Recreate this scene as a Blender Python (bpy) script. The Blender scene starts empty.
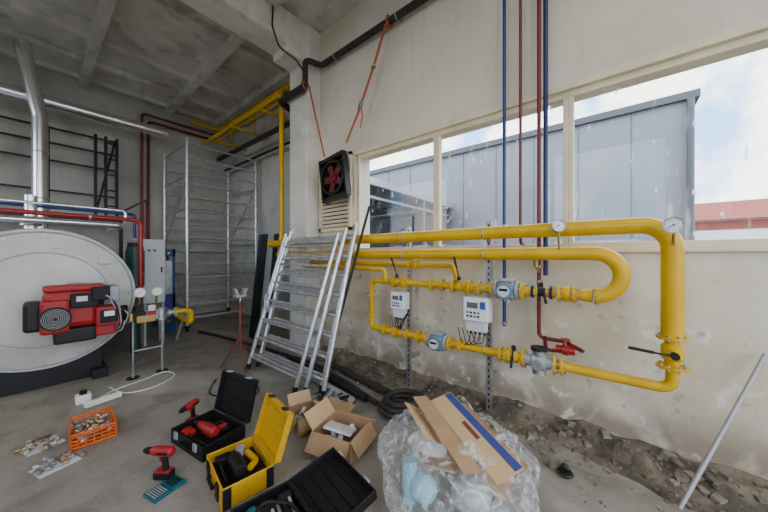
import bpy, bmesh, math, random
from mathutils import Vector, Matrix, noise
random.seed(7)
V=Vector
# ---------------------------------------------------------------- materials
def mat(name,col,rough=.5,metal=0.,col2=None,scale=6.,bump=0.,bscale=None,spec=.5,detail=5,lo=.35,hi=.7):
    m=bpy.data.materials.new(name); m.use_nodes=True
    nt=m.node_tree; b=nt.nodes['Principled BSDF']
    b.inputs['Base Color'].default_value=(*col,1); b.inputs['Roughness'].default_value=rough
    b.inputs['Metallic'].default_value=metal; b.inputs['Specular IOR Level'].default_value=spec
    geo=nt.nodes.new('ShaderNodeNewGeometry')
    if col2:
        n=nt.nodes.new('ShaderNodeTexNoise'); n.inputs['Scale'].default_value=scale; n.inputs['Detail'].default_value=detail
        nt.links.new(geo.outputs['Position'],n.inputs['Vector'])
        r=nt.nodes.new('ShaderNodeValToRGB'); r.color_ramp.elements[0].color=(*col,1); r.color_ramp.elements[1].color=(*col2,1)
        r.color_ramp.elements[0].position=lo; r.color_ramp.elements[1].position=hi
        nt.links.new(n.outputs['Fac'],r.inputs['Fac']); nt.links.new(r.outputs['Color'],b.inputs['Base Color'])
    if bump:
        n2=nt.nodes.new('ShaderNodeTexNoise'); n2.inputs['Scale'].default_value=bscale or scale*4; n2.inputs['Detail'].default_value=6
        nt.links.new(geo.outputs['Position'],n2.inputs['Vector'])
        bp=nt.nodes.new('ShaderNodeBump'); bp.inputs['Strength'].default_value=bump; bp.inputs['Distance'].default_value=.02
        nt.links.new(n2.outputs['Fac'],bp.inputs['Height']); nt.links.new(bp.outputs['Normal'],b.inputs['Normal'])
    return m
YEL=mat('yellow_gas_paint',(.70,.42,.0),.36,col2=(.57,.335,.0),scale=5,spec=.35)
YEL2=mat('yellow_plastic',(.60,.33,.0),.5)
STEEL=mat('zinc_steel',(.5,.51,.52),.38,.85,col2=(.32,.33,.34),scale=9)
ALU=mat('aluminium',(.74,.75,.76),.34,.8,col2=(.52,.53,.55),scale=12)
SILV=mat('duct_foil',(.8,.8,.8),.25,.9)
BLK=mat('black_plastic',(.008,.008,.009),.5,spec=.3)
BLKM=mat('black_steel',(.012,.012,.013),.45,.2,spec=.4)
RUB=mat('black_rubber',(.014,.013,.012),.65,col2=(.04,.035,.03),scale=20)
RED=mat('red_paint',(.38,.010,.013),.45,col2=(.30,.013,.014),scale=8)
REDP=mat('red_pipe_paint',(.32,.01,.012),.35)
DRED=mat('dark_red_pipe',(.15,.010,.013),.4)
BRN=mat('brown_rusty_red',(.13,.025,.018),.6,col2=(.2,.045,.03),scale=20)
BLU=mat('blue_pipe',(.006,.035,.18),.35)
DBLU=mat('navy_pipe',(.007,.018,.09),.35)
WHT=mat('white_plastic',(.8,.8,.78),.4)
GRY=mat('grey_cast',(.38,.40,.41),.5,.3)
LGRY=mat('light_grey_enclosure',(.62,.64,.64),.45)
BLUG=mat('meter_blue_grey',(.17,.24,.29),.45,.3)
ORG=mat('orange_strap',(.45,.10,.03),.8)
ORGP=mat('orange_crate_plastic',(.72,.13,.01),.5)
CARD=mat('cardboard',(.40,.25,.13),.85,col2=(.31,.19,.095),scale=7)
CARDI=mat('cardboard_inner',(.53,.36,.19),.85)
PAPB=mat('printed_blue',(.03,.05,.22),.6)
TEAL=mat('teal_plastic',(.01,.11,.14),.4)
CYAN=mat('cyan_plastic',(.2,.5,.62),.4)
BRASS=mat('brass_fitting',(.5,.33,.13),.35,.9)
BOIL=mat('boiler_front_enamel',(.62,.61,.57),.42,.1,col2=(.40,.39,.36),scale=2.4,bump=.12,lo=.38,hi=.8,detail=9)
BOILB=mat('boiler_cladding',(.5,.52,.53),.35,.7)
GRN=mat('green_paint',(.01,.07,.045),.4)
SCR=mat('lcd_screen',(.1,.14,.12),.2)
SCRB=mat('blue_label',(.03,.1,.3),.4)
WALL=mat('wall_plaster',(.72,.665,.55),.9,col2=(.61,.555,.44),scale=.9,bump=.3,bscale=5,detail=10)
WALLF=mat('wall_plaster_far',(.58,.56,.50),.9,col2=(.43,.41,.355),scale=.7,bump=.35,bscale=4,detail=9)
CEIL=mat('ceiling_concrete',(.70,.68,.62),.9,col2=(.48,.46,.405),scale=1.1,bump=.35,bscale=6,detail=10)
COLM=mat('column_whitewash',(.76,.73,.66),.85,col2=(.60,.57,.49),scale=2,bump=.45,bscale=7,detail=9)
PVC=mat('window_pvc',(.76,.68,.48),.45,col2=(.64,.56,.38),scale=3)
DIRT=mat('cement_rubble',(.20,.162,.118),.95,col2=(.075,.062,.048),scale=4,bump=1.,bscale=25,detail=12,lo=.38,hi=.62)
ROCK=mat('rubble_stone',(.30,.26,.2),.95,col2=(.09,.075,.06),scale=9)
PANEL=mat('sandwich_panel',(.27,.285,.32),.5,col2=(.235,.25,.285),scale=.8)
PANELD=mat('panel_seam',(.09,.105,.12),.5)
ASPH=mat('yard_ground',(.12,.12,.11),.9,col2=(.16,.15,.14),scale=2)
DISTR=mat('distant_brick',(.3,.07,.05),.8)
BAGM=mat('tool_bag_cloth',(.02,.02,.022),.9)
DOORD=mat('dark_opening',(.02,.02,.022),.8)

def ramp_over(m,scale,detail,stretch,col,lo,hi,fac=1.,dist=0.,zlo=None,zhi=None):
    """grime layer: noise driven patches mixed over the current base colour"""
    nt=m.node_tree; b=nt.nodes['Principled BSDF']; src=b.inputs['Base Color'].links[0].from_socket
    geo=nt.nodes.new('ShaderNodeNewGeometry'); mp=nt.nodes.new('ShaderNodeMapping'); mp.inputs['Scale'].default_value=stretch
    nt.links.new(geo.outputs['Position'],mp.inputs[0])
    n=nt.nodes.new('ShaderNodeTexNoise'); n.inputs['Scale'].default_value=scale; n.inputs['Detail'].default_value=detail; n.inputs['Distortion'].default_value=dist
    nt.links.new(mp.outputs[0],n.inputs['Vector'])
    r=nt.nodes.new('ShaderNodeMapRange'); r.inputs[1].default_value=lo; r.inputs[2].default_value=hi; r.inputs[3].default_value=0; r.inputs[4].default_value=fac
    nt.links.new(n.outputs['Fac'],r.inputs[0]); f=r.outputs[0]
    if zlo is not None:
        sx=nt.nodes.new('ShaderNodeSeparateXYZ'); nt.links.new(geo.outputs['Position'],sx.inputs[0])
        z=nt.nodes.new('ShaderNodeMapRange'); z.inputs[1].default_value=zlo; z.inputs[2].default_value=zhi; z.inputs[3].default_value=1; z.inputs[4].default_value=0
        nt.links.new(sx.outputs['Z'],z.inputs[0]); mu=nt.nodes.new('ShaderNodeMath'); mu.operation='MULTIPLY'
        nt.links.new(f,mu.inputs[0]); nt.links.new(z.outputs[0],mu.inputs[1]); f=mu.outputs[0]
    mx=nt.nodes.new('ShaderNodeMixRGB'); nt.links.new(f,mx.inputs[0]); nt.links.new(src,mx.inputs[1]); mx.inputs[2].default_value=(*col,1)
    nt.links.new(mx.outputs[0],b.inputs['Base Color'])

FLOOR=mat('floor_concrete',(.31,.28,.24),.6,col2=(.205,.185,.155),scale=.8,bump=.3,bscale=30,detail=12,lo=.3,hi=.72)
ramp_over(FLOOR,3.2,12,(1,1,1),(.13,.115,.095),.48,.70,.7,.6)
ramp_over(FLOOR,14,6,(1,1,1),(.38,.35,.31),.6,.8,.6)
ramp_over(FLOOR,1.4,10,(1,.5,1),(.43,.40,.35),.54,.66,.6,1.)
ramp_over(FLOOR,40,3,(1,1,1),(.10,.085,.07),.66,.7,.6)
nt=FLOOR.node_tree; b=nt.nodes['Principled BSDF']
geo=nt.nodes.new('ShaderNodeNewGeometry'); n=nt.nodes.new('ShaderNodeTexNoise'); n.inputs['Scale'].default_value=5; n.inputs['Detail'].default_value=10
nt.links.new(geo.outputs['Position'],n.inputs['Vector'])
mr=nt.nodes.new('ShaderNodeMapRange'); mr.inputs[3].default_value=.32; mr.inputs[4].default_value=.72
nt.links.new(n.outputs['Fac'],mr.inputs[0]); nt.links.new(mr.outputs[0],b.inputs['Roughness'])
ramp_over(WALL,1.6,10,(1,1,1),(.60,.50,.32),.38,.60,.8,.5,.9,1.7)
ramp_over(WALL,3.5,8,(1,3,.5),(.48,.43,.33),.56,.78,.35)
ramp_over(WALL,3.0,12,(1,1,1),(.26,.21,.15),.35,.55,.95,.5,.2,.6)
ramp_over(WALL,7,10,(1,1,1),(.78,.75,.68),.60,.66,.6,0,1.2,1.4)
ramp_over(WALL,9,8,(1,1,1),(.30,.25,.18),.62,.70,.6,0,1.3,1.5)
ramp_over(CEIL,2.6,10,(1,1,1),(.30,.28,.235),.5,.7,.65,.5)
ramp_over(WALLF,2.0,10,(1,1,.5),(.28,.265,.225),.5,.72,.65,.5)
ramp_over(COLM,3,10,(1,1,.6),(.44,.40,.32),.53,.72,.6,.5)

def glassmat(name,col,fac,streak=0.):
    m=bpy.data.materials.new(name); m.use_nodes=True; nt=m.node_tree; nt.nodes.clear()
    out=nt.nodes.new('ShaderNodeOutputMaterial'); tr=nt.nodes.new('ShaderNodeBsdfTransparent'); gl=nt.nodes.new('ShaderNodeBsdfGlossy'); gl.inputs['Roughness'].default_value=.03
    tr.inputs[0].default_value=(*col,1)
    m1=nt.nodes.new('ShaderNodeMixShader'); m1.inputs[0].default_value=fac
    nt.links.new(tr.outputs[0],m1.inputs[1]); nt.links.new(gl.outputs[0],m1.inputs[2])
    geo=nt.nodes.new('ShaderNodeNewGeometry')
    prev=m1
    for (sc,st,lo,hi,mx_) in ((2.4,(7,7,1.4),.60,.8,streak),(9,(1,3,1),.68,.70,.4)):
        mp=nt.nodes.new('ShaderNodeMapping'); mp.inputs['Scale'].default_value=st
        n=nt.nodes.new('ShaderNodeTexNoise'); n.inputs['Scale'].default_value=sc; n.inputs['Detail'].default_value=6
        nt.links.new(geo.outputs['Position'],mp.inputs[0]); nt.links.new(mp.outputs[0],n.inputs['Vector'])
        r=nt.nodes.new('ShaderNodeMapRange'); r.inputs[1].default_value=lo; r.inputs[2].default_value=hi; r.inputs[3].default_value=.0; r.inputs[4].default_value=mx_
        nt.links.new(n.outputs['Fac'],r.inputs[0])
        df=nt.nodes.new('ShaderNodeBsdfTranslucent'); df.inputs[0].default_value=(.9,.9,.9,1)
        m2=nt.nodes.new('ShaderNodeMixShader'); nt.links.new(r.outputs[0],m2.inputs[0]); nt.links.new(prev.outputs[0],m2.inputs[1]); nt.links.new(df.outputs[0],m2.inputs[2]); prev=m2
    nt.links.new(prev.outputs[0],out.inputs[0]); return m
GLASS=glassmat('window_glass',(.97,.98,.98),.03,.22)
FILM=bpy.data.materials.new('plastic_film'); FILM.use_nodes=True; nt=FILM.node_tree; b=nt.nodes['Principled BSDF']; out=nt.nodes['Material Output']
b.inputs['Base Color'].default_value=(.82,.85,.86,1); b.inputs['Roughness'].default_value=.12
tr=nt.nodes.new('ShaderNodeBsdfTransparent'); ms=nt.nodes.new('ShaderNodeMixShader')
geo=nt.nodes.new('ShaderNodeNewGeometry'); n=nt.nodes.new('ShaderNodeTexNoise'); n.inputs['Scale'].default_value=9; n.inputs['Detail'].default_value=8; n.inputs['Distortion'].default_value=2.5
nt.links.new(geo.outputs['Position'],n.inputs['Vector'])
r=nt.nodes.new('ShaderNodeMapRange'); r.inputs[1].default_value=.45; r.inputs[2].default_value=.66; r.inputs[3].default_value=.10; r.inputs[4].default_value=.5
nt.links.new(n.outputs['Fac'],r.inputs[0]); nt.links.new(r.outputs[0],ms.inputs[0]); nt.links.new(tr.outputs[0],ms.inputs[1]); nt.links.new(b.outputs[0],ms.inputs[2])
nt.links.new(ms.outputs[0],out.inputs[0])
bp=nt.nodes.new('ShaderNodeBump'); bp.inputs['Strength'].default_value=1.; bp.inputs['Distance'].default_value=.03
nt.links.new(n.outputs['Fac'],bp.inputs['Height']); nt.links.new(bp.outputs[0],b.inputs['Normal'])

# ---------------------------------------------------------------- mesh builder
class B:
    def __init__(s,name): s.name=name; s.v=[];s.f=[];s.m=[];s.s=[];s.mats=[];s.M=Matrix.Identity(4)
    def mi(s,m):
        if m not in s.mats: s.mats.append(m)
        return s.mats.index(m)
    def raw(s,vs,fs,m,smooth=False,M=None):
        T=s.M@M if M else s.M; o=len(s.v)
        s.v+= [T@V(x) for x in vs]; k=s.mi(m)
        for f in fs: s.f.append([o+i for i in f]); s.m.append(k); s.s.append(smooth)
    def box(s,c,size,m,rot=None,bevel=0,M=None):
        bm=bmesh.new(); bmesh.ops.create_cube(bm,size=1)
        bmesh.ops.scale(bm,vec=V(size),verts=bm.verts)
        if bevel: bmesh.ops.bevel(bm,geom=bm.edges[:],offset=bevel,segments=2,affect='EDGES',profile=.5)
        T=Matrix.Translation(V(c))
        if rot is not None:
            from mathutils import Euler
            T=T@Euler(rot).to_matrix().to_4x4()
        if M: T=M@T
        bm.verts.index_update()
        s.raw([v.co.copy() for v in bm.verts],[[v.index for v in f.verts] for f in bm.faces],m,False,T); bm.free()
    def bb(s,a,b_,m,bevel=0):
        a=V(a);b_=V(b_); s.box((a+b_)/2,[abs(x) for x in (b_-a)],m,bevel=bevel)
    def cyl(s,p1,p2,r,m,r2=None,n=20,smooth=True):
        s.lathe(p1,p2,[(0,0),(0,r),(1,r if r2 is None else r2),(1,0)],m,n,smooth)
    def lathe(s,p1,p2,prof,m,n=20,smooth=True):
        p1=V(p1);p2=V(p2); ax=p2-p1; L=ax.length; q=ax.to_track_quat('Z','Y').to_matrix()
        for i in range(len(prof)-1):
            (a,ra),(c,rc)=prof[i],prof[i+1]
            if ra<1e-6 and rc<1e-6: continue
            vs=[];fs=[]
            for (h,rr) in ((a,ra),(c,rc)):
                for k in range(n):
                    t=2*math.pi*k/n; vs.append(p1+q@V((rr*math.cos(t),rr*math.sin(t),h*L)))
            if rc<1e-6: fs=[[k for k in reversed(range(n))]]
            else: fs=[[k,(k+1)%n,n+(k+1)%n,n+k] for k in range(n)]
            flat=(abs(a-c)<1e-6) or ra<1e-6 or rc<1e-6
            if ra<1e-6 : fs=[[k for k in (range(n,2*n))]]
            s.raw(vs,fs,m,smooth and not flat)
    def tube(s,pts,r,m,bend=0,n=12,seg=6,closed=False):
        pts=[V(p) for p in pts]
        if bend:
            P=[pts[0]]
            for i in range(1,len(pts)-1):
                a,b_,c=pts[i-1],pts[i],pts[i+1]; d1=(a-b_).normalized(); d2=(c-b_).normalized()
                ang=d1.angle(d2)
                if ang>3.1: P.append(b_);continue
                bl=min(bend/math.tan(ang/2),(a-b_).length*.49,(c-b_).length*.49)
                for k in range(seg+1):
                    t=k/seg; p=b_+d1*bl; q=b_+d2*bl
                    rr=bl*math.tan(ang/2); cen=b_+(d1+d2).normalized()*(rr/math.sin(ang/2))
                    u=(p-cen); w=(q-cen); om=u.angle(w)
                    P.append(cen+(u*math.sin((1-t)*om)+w*math.sin(t*om))/math.sin(om))
            P.append(pts[-1]); pts=P
        N=len(pts); vs=[];fs=[]; up=None
        for i,p in enumerate(pts):
            if closed: d=(pts[(i+1)%N]-pts[i-1])
            else: d=(pts[min(i+1,N-1)]-pts[max(i-1,0)])
            d.normalize()
            if up is None:
                up=d.orthogonal().normalized()
            up=(up-d*up.dot(d)).normalized(); sd=d.cross(up)
            for k in range(n):
                t=2*math.pi*k/n; vs.append(p+(up*math.cos(t)+sd*math.sin(t))*r)
        for i in range(N if closed else N-1):
            j=(i+1)%N
            for k in range(n): fs.append([i*n+k,i*n+(k+1)%n,j*n+(k+1)%n,j*n+k])
        s.raw(vs,fs,m,True)
        if not closed:
            s.raw(vs[:n],[list(reversed(range(n)))],m); s.raw(vs[-n:],[list(range(n))],m)
    def sphere(s,c,r,m,n=16,h=10,rot=None):
        if not hasattr(r,'__len__'): r=(r,r,r)
        vs=[];fs=[]
        for i in range(h+1):
            a=math.pi*i/h
            for k in range(n):
                t=2*math.pi*k/n; vs.append((r[0]*math.sin(a)*math.cos(t),r[1]*math.sin(a)*math.sin(t),r[2]*math.cos(a)))
        for i in range(h):
            for k in range(n): fs.append([i*n+k,(i+1)*n+k,(i+1)*n+(k+1)%n,i*n+(k+1)%n])
        s.raw(vs,fs,m,True,Matrix.Translation(V(c)))
    def ring(s,c,ax,R,r,m,n=28,k=8):
        c=V(c); q=V(ax).to_track_quat('Z','Y').to_matrix()
        s.tube([c+q@V((R*math.cos(2*math.pi*i/n),R*math.sin(2*math.pi*i/n),0)) for i in range(n)],r,m,n=k,closed=True)
    def flange(s,c,ax,r,m,th=.018,bolts=8):
        c=V(c); ax=V(ax).normalized(); s.cyl(c-ax*th/2,c+ax*th/2,r,m,n=24)
        q=ax.to_track_quat('Z','Y').to_matrix()
        for i in range(bolts):
            t=2*math.pi*(i+.5)/bolts; p=c+q@V((r*.8*math.cos(t),r*.8*math.sin(t),0))
            s.cyl(p-ax*(th/2+.012),p+ax*(th/2+.012),r*.1,STEEL,n=6,smooth=False)
    def build(s,parent=None):
        if not s.v: return None
        lo=V([min(v[i] for v in s.v) for i in range(3)]); hi=V([max(v[i] for v in s.v) for i in range(3)])
        o=V(((lo.x+hi.x)/2,(lo.y+hi.y)/2,lo.z))
        me=bpy.data.meshes.new(s.name); me.from_pydata([v-o for v in s.v],[],s.f)
        for m in s.mats: me.materials.append(m)
        me.polygons.foreach_set('material_index',s.m); me.polygons.foreach_set('use_smooth',s.s); me.update()
        ob=bpy.data.objects.new(s.name,me); ob.location=o; bpy.context.collection.objects.link(ob)
        if parent: ob.parent=parent
        return ob
def empty(name,loc=(0,0,0)):
    e=bpy.data.objects.new(name,None); e.location=loc; bpy.context.collection.objects.link(e); return e

# ---------------------------------------------------------------- room shell
XW=3.1; XF=3.7; YB=9.0; ZC=5.4
b=B('floor'); b.bb((-3.7,-3.4,-.15),(XF+.05,YB+.2,0),FLOOR); b.build()
b=B('wall_right')
ZS,ZT=1.66,3.15; Y0,Y1=-2.45,3.08
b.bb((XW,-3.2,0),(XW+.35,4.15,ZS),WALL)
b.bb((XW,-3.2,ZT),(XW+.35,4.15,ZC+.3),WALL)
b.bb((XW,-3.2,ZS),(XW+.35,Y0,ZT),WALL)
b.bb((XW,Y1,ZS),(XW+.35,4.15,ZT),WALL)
b.build()
b=B('wall_right_far'); b.bb((XF,4.15,0),(XF+.3,YB,ZC+.3),WALLF); b.bb((XW,4.15,0),(XF,4.4,ZC+.3),WALLF)
b.build()
b=B('wall_back'); b.bb((-3.7,YB,0),(XF+.3,YB+.25,ZC+.3),WALLF); b.build()
b=B('wall_left')   # unseen wall; high openings added to let extra daylight in
b.bb((-3.7,-3.4,0),(-3.5,YB,1.9),WALLF); b.bb((-3.7,-3.4,4.6),(-3.5,YB,ZC+.3),WALLF)
for (a,c) in ((-3.4,-1.0),(1.8,4.9),(7.7,YB)): b.bb((-3.7,a,1.9),(-3.5,c,4.6),WALLF)
b.build()
b=B('wall_front')   # wall behind the camera with the open gate
b.bb((-3.5,-3.4,0),(-2.9,-3.2,ZC),WALLF); b.bb((2.6,-3.4,0),(XW+.35,-3.2,ZC),WALLF); b.bb((-2.9,-3.4,4.6),(2.6,-3.2,ZC),WALLF); b.build()
b=B('ceiling'); b.bb((-3.7,-3.4,ZC),(XF+.1,YB,ZC+.2),CEIL)
for x in (-2.3,-.8,.7,2.2,3.3): b.bb((x-.07,4.4,ZC-.16),(x+.07,YB,ZC),CEIL)
for y in (5.2,6.1,7.0,7.9,8.7): b.bb((-3.5,y-.03,ZC-.09),(XF,y+.03,ZC),CEIL)
for x in (-2.3,-.8,.7,2.2): b.bb((x-.07,-3.2,ZC-.16),(x+.07,3.9,ZC),CEIL)
b.build()
b=B('concrete_beam'); b.bb((-3.5,3.92,4.9),(XW,4.38,ZC),COLM,bevel=.015)
b.bb((2.5,3.94,4.78),(XW,4.36,4.92),COLM,bevel=.01); b.build()
b=B('concrete_column'); b.bb((2.83,3.9,0),(XW+.02,4.4,ZC),COLM,bevel=.02); b.build()

def window(n,ya,yb):
    b=B('window_%d'%n); x0,x1=XW+.03,XW+.1; w=.06
    b.bb((x0,ya,ZS),(x1,yb,ZS+w),PVC,.006); b.bb((x0,ya,ZT-w-.02),(x1,yb,ZT),PVC,.006)
    b.bb((x0,ya,ZS+w),(x1,ya+w*.7,ZT-w),PVC,.006); b.bb((x0,yb-w*.7,ZS+w),(x1,yb,ZT-w),PVC,.006)
    b.bb((x0+.03,ya+.03,ZS+w-.01),(x0+.036,yb-.03,ZT-w-.01),GLASS); b.build()
window(1,1.70,3.05); window(2,.33,1.70); window(3,-1.04,.33); window(4,-2.42,-1.04)
b=B('trim_sill'); b.bb((XW-.04,Y0,ZS-.03),(XW+.2,Y1,ZS-.001),PVC,.006); b.build()
b=B('trim_lintel'); b.bb((XW-.01,Y0,ZT-.02),(XW+.03,Y1,ZT+.05),PVC,.004); b.build()
b=B('ventilation_louvre'); xa=XW-.05
b.bb((xa,3.12,2.0),(XW-.002,3.17,3.2),PVC); b.bb((xa,3.82,2.0),(XW-.002,3.87,3.2),PVC)
b.bb((xa,3.12,2.0),(XW-.002,3.87,2.05),PVC); b.bb((xa,3.12,3.15),(XW-.002,3.87,3.2),PVC)
for i in range(17): b.box((XW-.03,3.495,2.09+i*.064),(.008,.65,.06),PVC,rot=(0,.6,0))
b.bb((XW-.008,3.17,2.05),(XW-.003,3.82,3.15),DOORD); b.build()

# ---------------------------------------------------------------- outdoors
b=B('yard_ground'); b.bb((XW+.36,-60,-.3),(90,60,-.2),ASPH); b.bb((-40,-60,-.3),(XW+.36,-3.45,-.2),ASPH); b.bb((-40,-3.45,-.3),(-3.72,60,-.2),ASPH); b.build()
b=B('warehouse_building'); b.bb((9,-1.33,-.2),(30,40,5.0),PANEL)
b.bb((8.9,-1.43,5.0),(30.1,40,5.16),PANELD)
for i in range(38): b.bb((8.985,-.33+i*1.05,-.2),(9.0,-.32+i*1.05,5.0),PANELD)
b.tube([(8.88,-1.28,5.0),(8.88,-1.28,-.1)],.06,PANELD)
b.build()
b=B('yard_canopy')
b.bb((4.3,4.25,3.27),(8.9,9,3.33),PANEL); b.bb((4.3,4.2,3.2),(8.9,4.26,3.36),SILV)
for x in (4.5,5.6,6.7,7.8,8.8): b.bb((x-.03,4.25,3.05),(x+.03,9,3.2),STEEL)
for x in (4.6,7.2): b.bb((x-.05,4.3,-.2),(x+.05,4.4,3.2),STEEL)
b.bb((4.3,4.24,2.9),(8.9,4.3,2.96),STEEL)
b.bb((4.3,8.9,-.2),(8.9,9,3.2),PANEL)
b.build()
b=B('distant_house'); b.bb((36,-14,-.2),(44,-4,4.6),WHT)
for z in (0.6,2.2,3.8): b.bb((35.9,-14,z),(36,-4,z+.7),DISTR)
b.raw([(35.5,-14.3,4.6),(44.5,-14.3,4.6),(44.5,-3.7,4.6),(35.5,-3.7,4.6),(40,-14.3,6.6),(40,-3.7,6.6)],[[0,3,5,4],[1,4,5,2],[0,4,1],[3,2,5]],DISTR); b.build()

# ---------------------------------------------------------------- gas piping
XP=2.75; Yend=-.31; ZM=1.82; ZL=.69; ZM2=1.62; ZM3=1.29
YA=(0,1,0); Zu=(0,0,1)
GP=empty('gas_pipeline')
b=B('main_gas_pipe')
b.tube([(XP,4.9,ZM),(XP,Yend,ZM),(XP,Yend,1.05)],.06,YEL,bend=.17,n=24,seg=12)
b.cyl((XP,Yend,1.2),(XP,Yend,1.05),.06,YEL,r2=.05)
b.build(GP)
b=B('lower_gas_pipe')
b.tube([(XP,Yend,.83),(XP,Yend,ZL),(XP,2.35,ZL)],.036,YEL,bend=.1,n=18,seg=10)
b.tube([(XP,2.35,ZL),(XP,2.42,ZL),(XP,2.42,ZM3-.005),(XP,2.2,ZM3)],.034,YEL,bend=.08,n=16)
for z in (.86,1.1): b.flange((XP,2.42,z),(0,0,1),.07,YEL)
for y in (.33,.63,.74,.82,1.22,1.32,1.6,1.72,2.05,2.2): b.flange((XP,y,ZL),YA,.072,YEL)
b.lathe((XP,.62,ZL),(XP,.84,ZL),[(0,.036),(.3,.055),(.7,.055),(1,.036)],YEL)
b.build(GP)
b=B('bypass_gas_pipe')
zc=(ZM2+ZM3)/2; rr=(ZM2-ZM3)/2
pts=[(XP,4.6,ZM2)]+[(XP,.12-rr*math.sin(math.pi*i/16),zc+rr*math.cos(math.pi*i/16)) for i in range(17)]
b.tube(pts,.055,YEL,n=22)
b.tube([(XP,.14,ZM3),(XP,.2,ZM3)],.05,YEL); b.cyl((XP,.13,ZM3),(XP,.24,ZM3),.054,YEL,r2=.037)
b.tube([(XP,.2,ZM3),(XP,2.35,ZM3)],.036,YEL,n=18)
for y in (.1,.25,.35,.62,.89,1.02,1.12,1.3,1.42,1.55,1.9,2.05): b.flange((XP,y,ZM3),YA,.07,YEL)
b.sphere((XP,.3,ZM3),.062,YEL)
b.build(GP)
b=B('branch_gas_pipe')
b.tube([(XP+.1,3.8,1.50),(XP+.1,1.35,1.50),(XP+.02,1.25,1.34)],.03,YEL,bend=.08,n=14)
b.tube([(XP-.06,3.8,1.44),(XP-.06,2.15,1.44),(XP-.06,2.15,1.3)],.026,YEL,bend=.08,n=14)
b.flange((XP+.1,1.9,1.5),YA,.06,YEL); b.flange((XP+.1,1.8,1.5),YA,.06,YEL); b.build(GP)
b=B('riser_gas_pipe')
b.tube([(2.86,4.7,1.82),(2.86,4.7,4.55),(2.86,8.5,4.55)],.042,YEL,bend=.12,n=16)
for z in (1.9,2.1,4.2): b.cyl((2.86,4.7,z),(2.86,4.7,z+.03),.058,YEL)
b.tube([(2.86,4.7,1.9),(2.86,4.7,1.45),(2.7,4.5,1.45)],.04,YEL,bend=.08)
b.build(GP)
b=B('overhead_gas_pipe'); b.tube([(3.35,4.5,5.12),(3.35,8.6,5.12),(2.6,8.6,5.12)],.055,YEL,bend=.15,n=16)
b.tube([(3.2,4.5,4.75),(3.2,8.6,4.75)],.025,YEL)
for y in (5.4,6.6,7.8):
    b.bb((2.78,y-.02,4.46),(3.68,y+.02,4.5),YEL); b.bb((3.3,y-.02,4.5),(3.34,y+.02,5.1),YEL)
b.build(GP)

def ball_valve(c,ax,r,lever,mbody=YEL,L=.2,name='ball_valve',blk=True):
    b=B(name); c=V(c); ax=V(ax).normalized(); lv=V(lever)
    b.lathe(c-ax*L/2,c+ax*L/2,[(0,r*.62),(.2,r*.65),(.3,r*.95),(.7,r*.95),(.8,r*.65),(1,r*.62)],mbody,n=20)
    b.flange(c-ax*L/2,ax,r*1.35,mbody); b.flange(c+ax*L/2,ax,r*1.35,mbody)
    up=V((-1,0,0)) if abs(ax.z)>.5 else V((-.35,0,.94)).normalized()
    b.cyl(c,c+up*r*1.7,r*.3,STEEL)
    st=c+up*r*1.75
    b.cyl(st-up*.012,st+up*.02,r*.38,BLKM)
    k=.75
    b.tube([st,st+lv*.06+up*.02,st+lv*.26*k+up*.03],.007,BLKM if blk else YEL,bend=.02,n=8)
    b.tube([st+lv*.12*k+up*.023,st+lv*.27*k+up*.03],.011,BLK,n=8)
    return b.build(GP)
ball_valve((XP,Yend,.945),(0,0,1),.062,(-.1,1.15,.12),L=.2)
ball_valve((XP,.70,ZL),YA,.05,(-.2,.05,-.95),L=.14)
ball_valve((XP,1.22,ZM3),YA,.05,(-.1,.2,.95),L=.14)
ball_valve((XP,2.0,ZM3),YA,.045,(-.1,.3,.93),L=.14)
ball_valve((XP,.48,ZM3),YA,.04,(-.1,-.2,-.9),L=.14,mbody=BLKM)
ball_valve((XP,1.95,ZL),YA,.045,(-.1,-.6,.75),L=.14)

def meter(c,s=1.):
    b=B('rotary_gas_meter'); c=V(c)
    b.box(c,(.17*s,.16*s,.16*s),BLUG,bevel=.03*s)
    for sy in (-1,1):
        b.cyl(c+V((0,sy*.08*s,0)),c+V((0,sy*.105*s,0)),.085*s,GRY); b.flange(c+V((0,sy*.125*s,0)),YA,.075*s,YEL)
    b.cyl(c+V((-.08*s,0,0)),c+V((-.12*s,0,0)),.07*s,BLUG); b.cyl(c+V((-.12*s,0,0)),c+V((-.127*s,0,0)),.05*s,LGRY)
    b.box(c+V((-.129*s,0,.012)),(.006,.07*s,.022*s),BLK)
    b.box(c+V((0,0,.09*s)),(.12*s,.12*s,.02),GRY,bevel=.004)
    b.cyl(c+V((0,0,-.08*s)),c+V((0,0,-.11*s)),.03*s,STEEL)
    b.build(GP)
meter((XP-.02,.757,ZM3)); meter((XP-.02,1.45,ZL))

b=B('gas_filter'); c=V((XP,.5,ZL))
b.lathe(c+V((0,-.12,0)),c+V((0,.12,0)),[(0,.05),(.25,.05),(.3,.075),(.7,.075),(.75,.05),(1,.05)],GRY)
b.flange(c+V((0,-.12,0)),YA,.08,YEL); b.flange(c+V((0,.12,0)),YA,.08,YEL)
b.cyl(c+V((0,0,-.1)),c+V((0,0,.1)),.055,STEEL); b.cyl(c+V((0,0,.1)),c+V((0,0,.125)),.068,BLKM); b.cyl(c+V((-.07,0,0)),c+V((-.12,0,0)),.035,STEEL)
b.build(GP)

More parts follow.
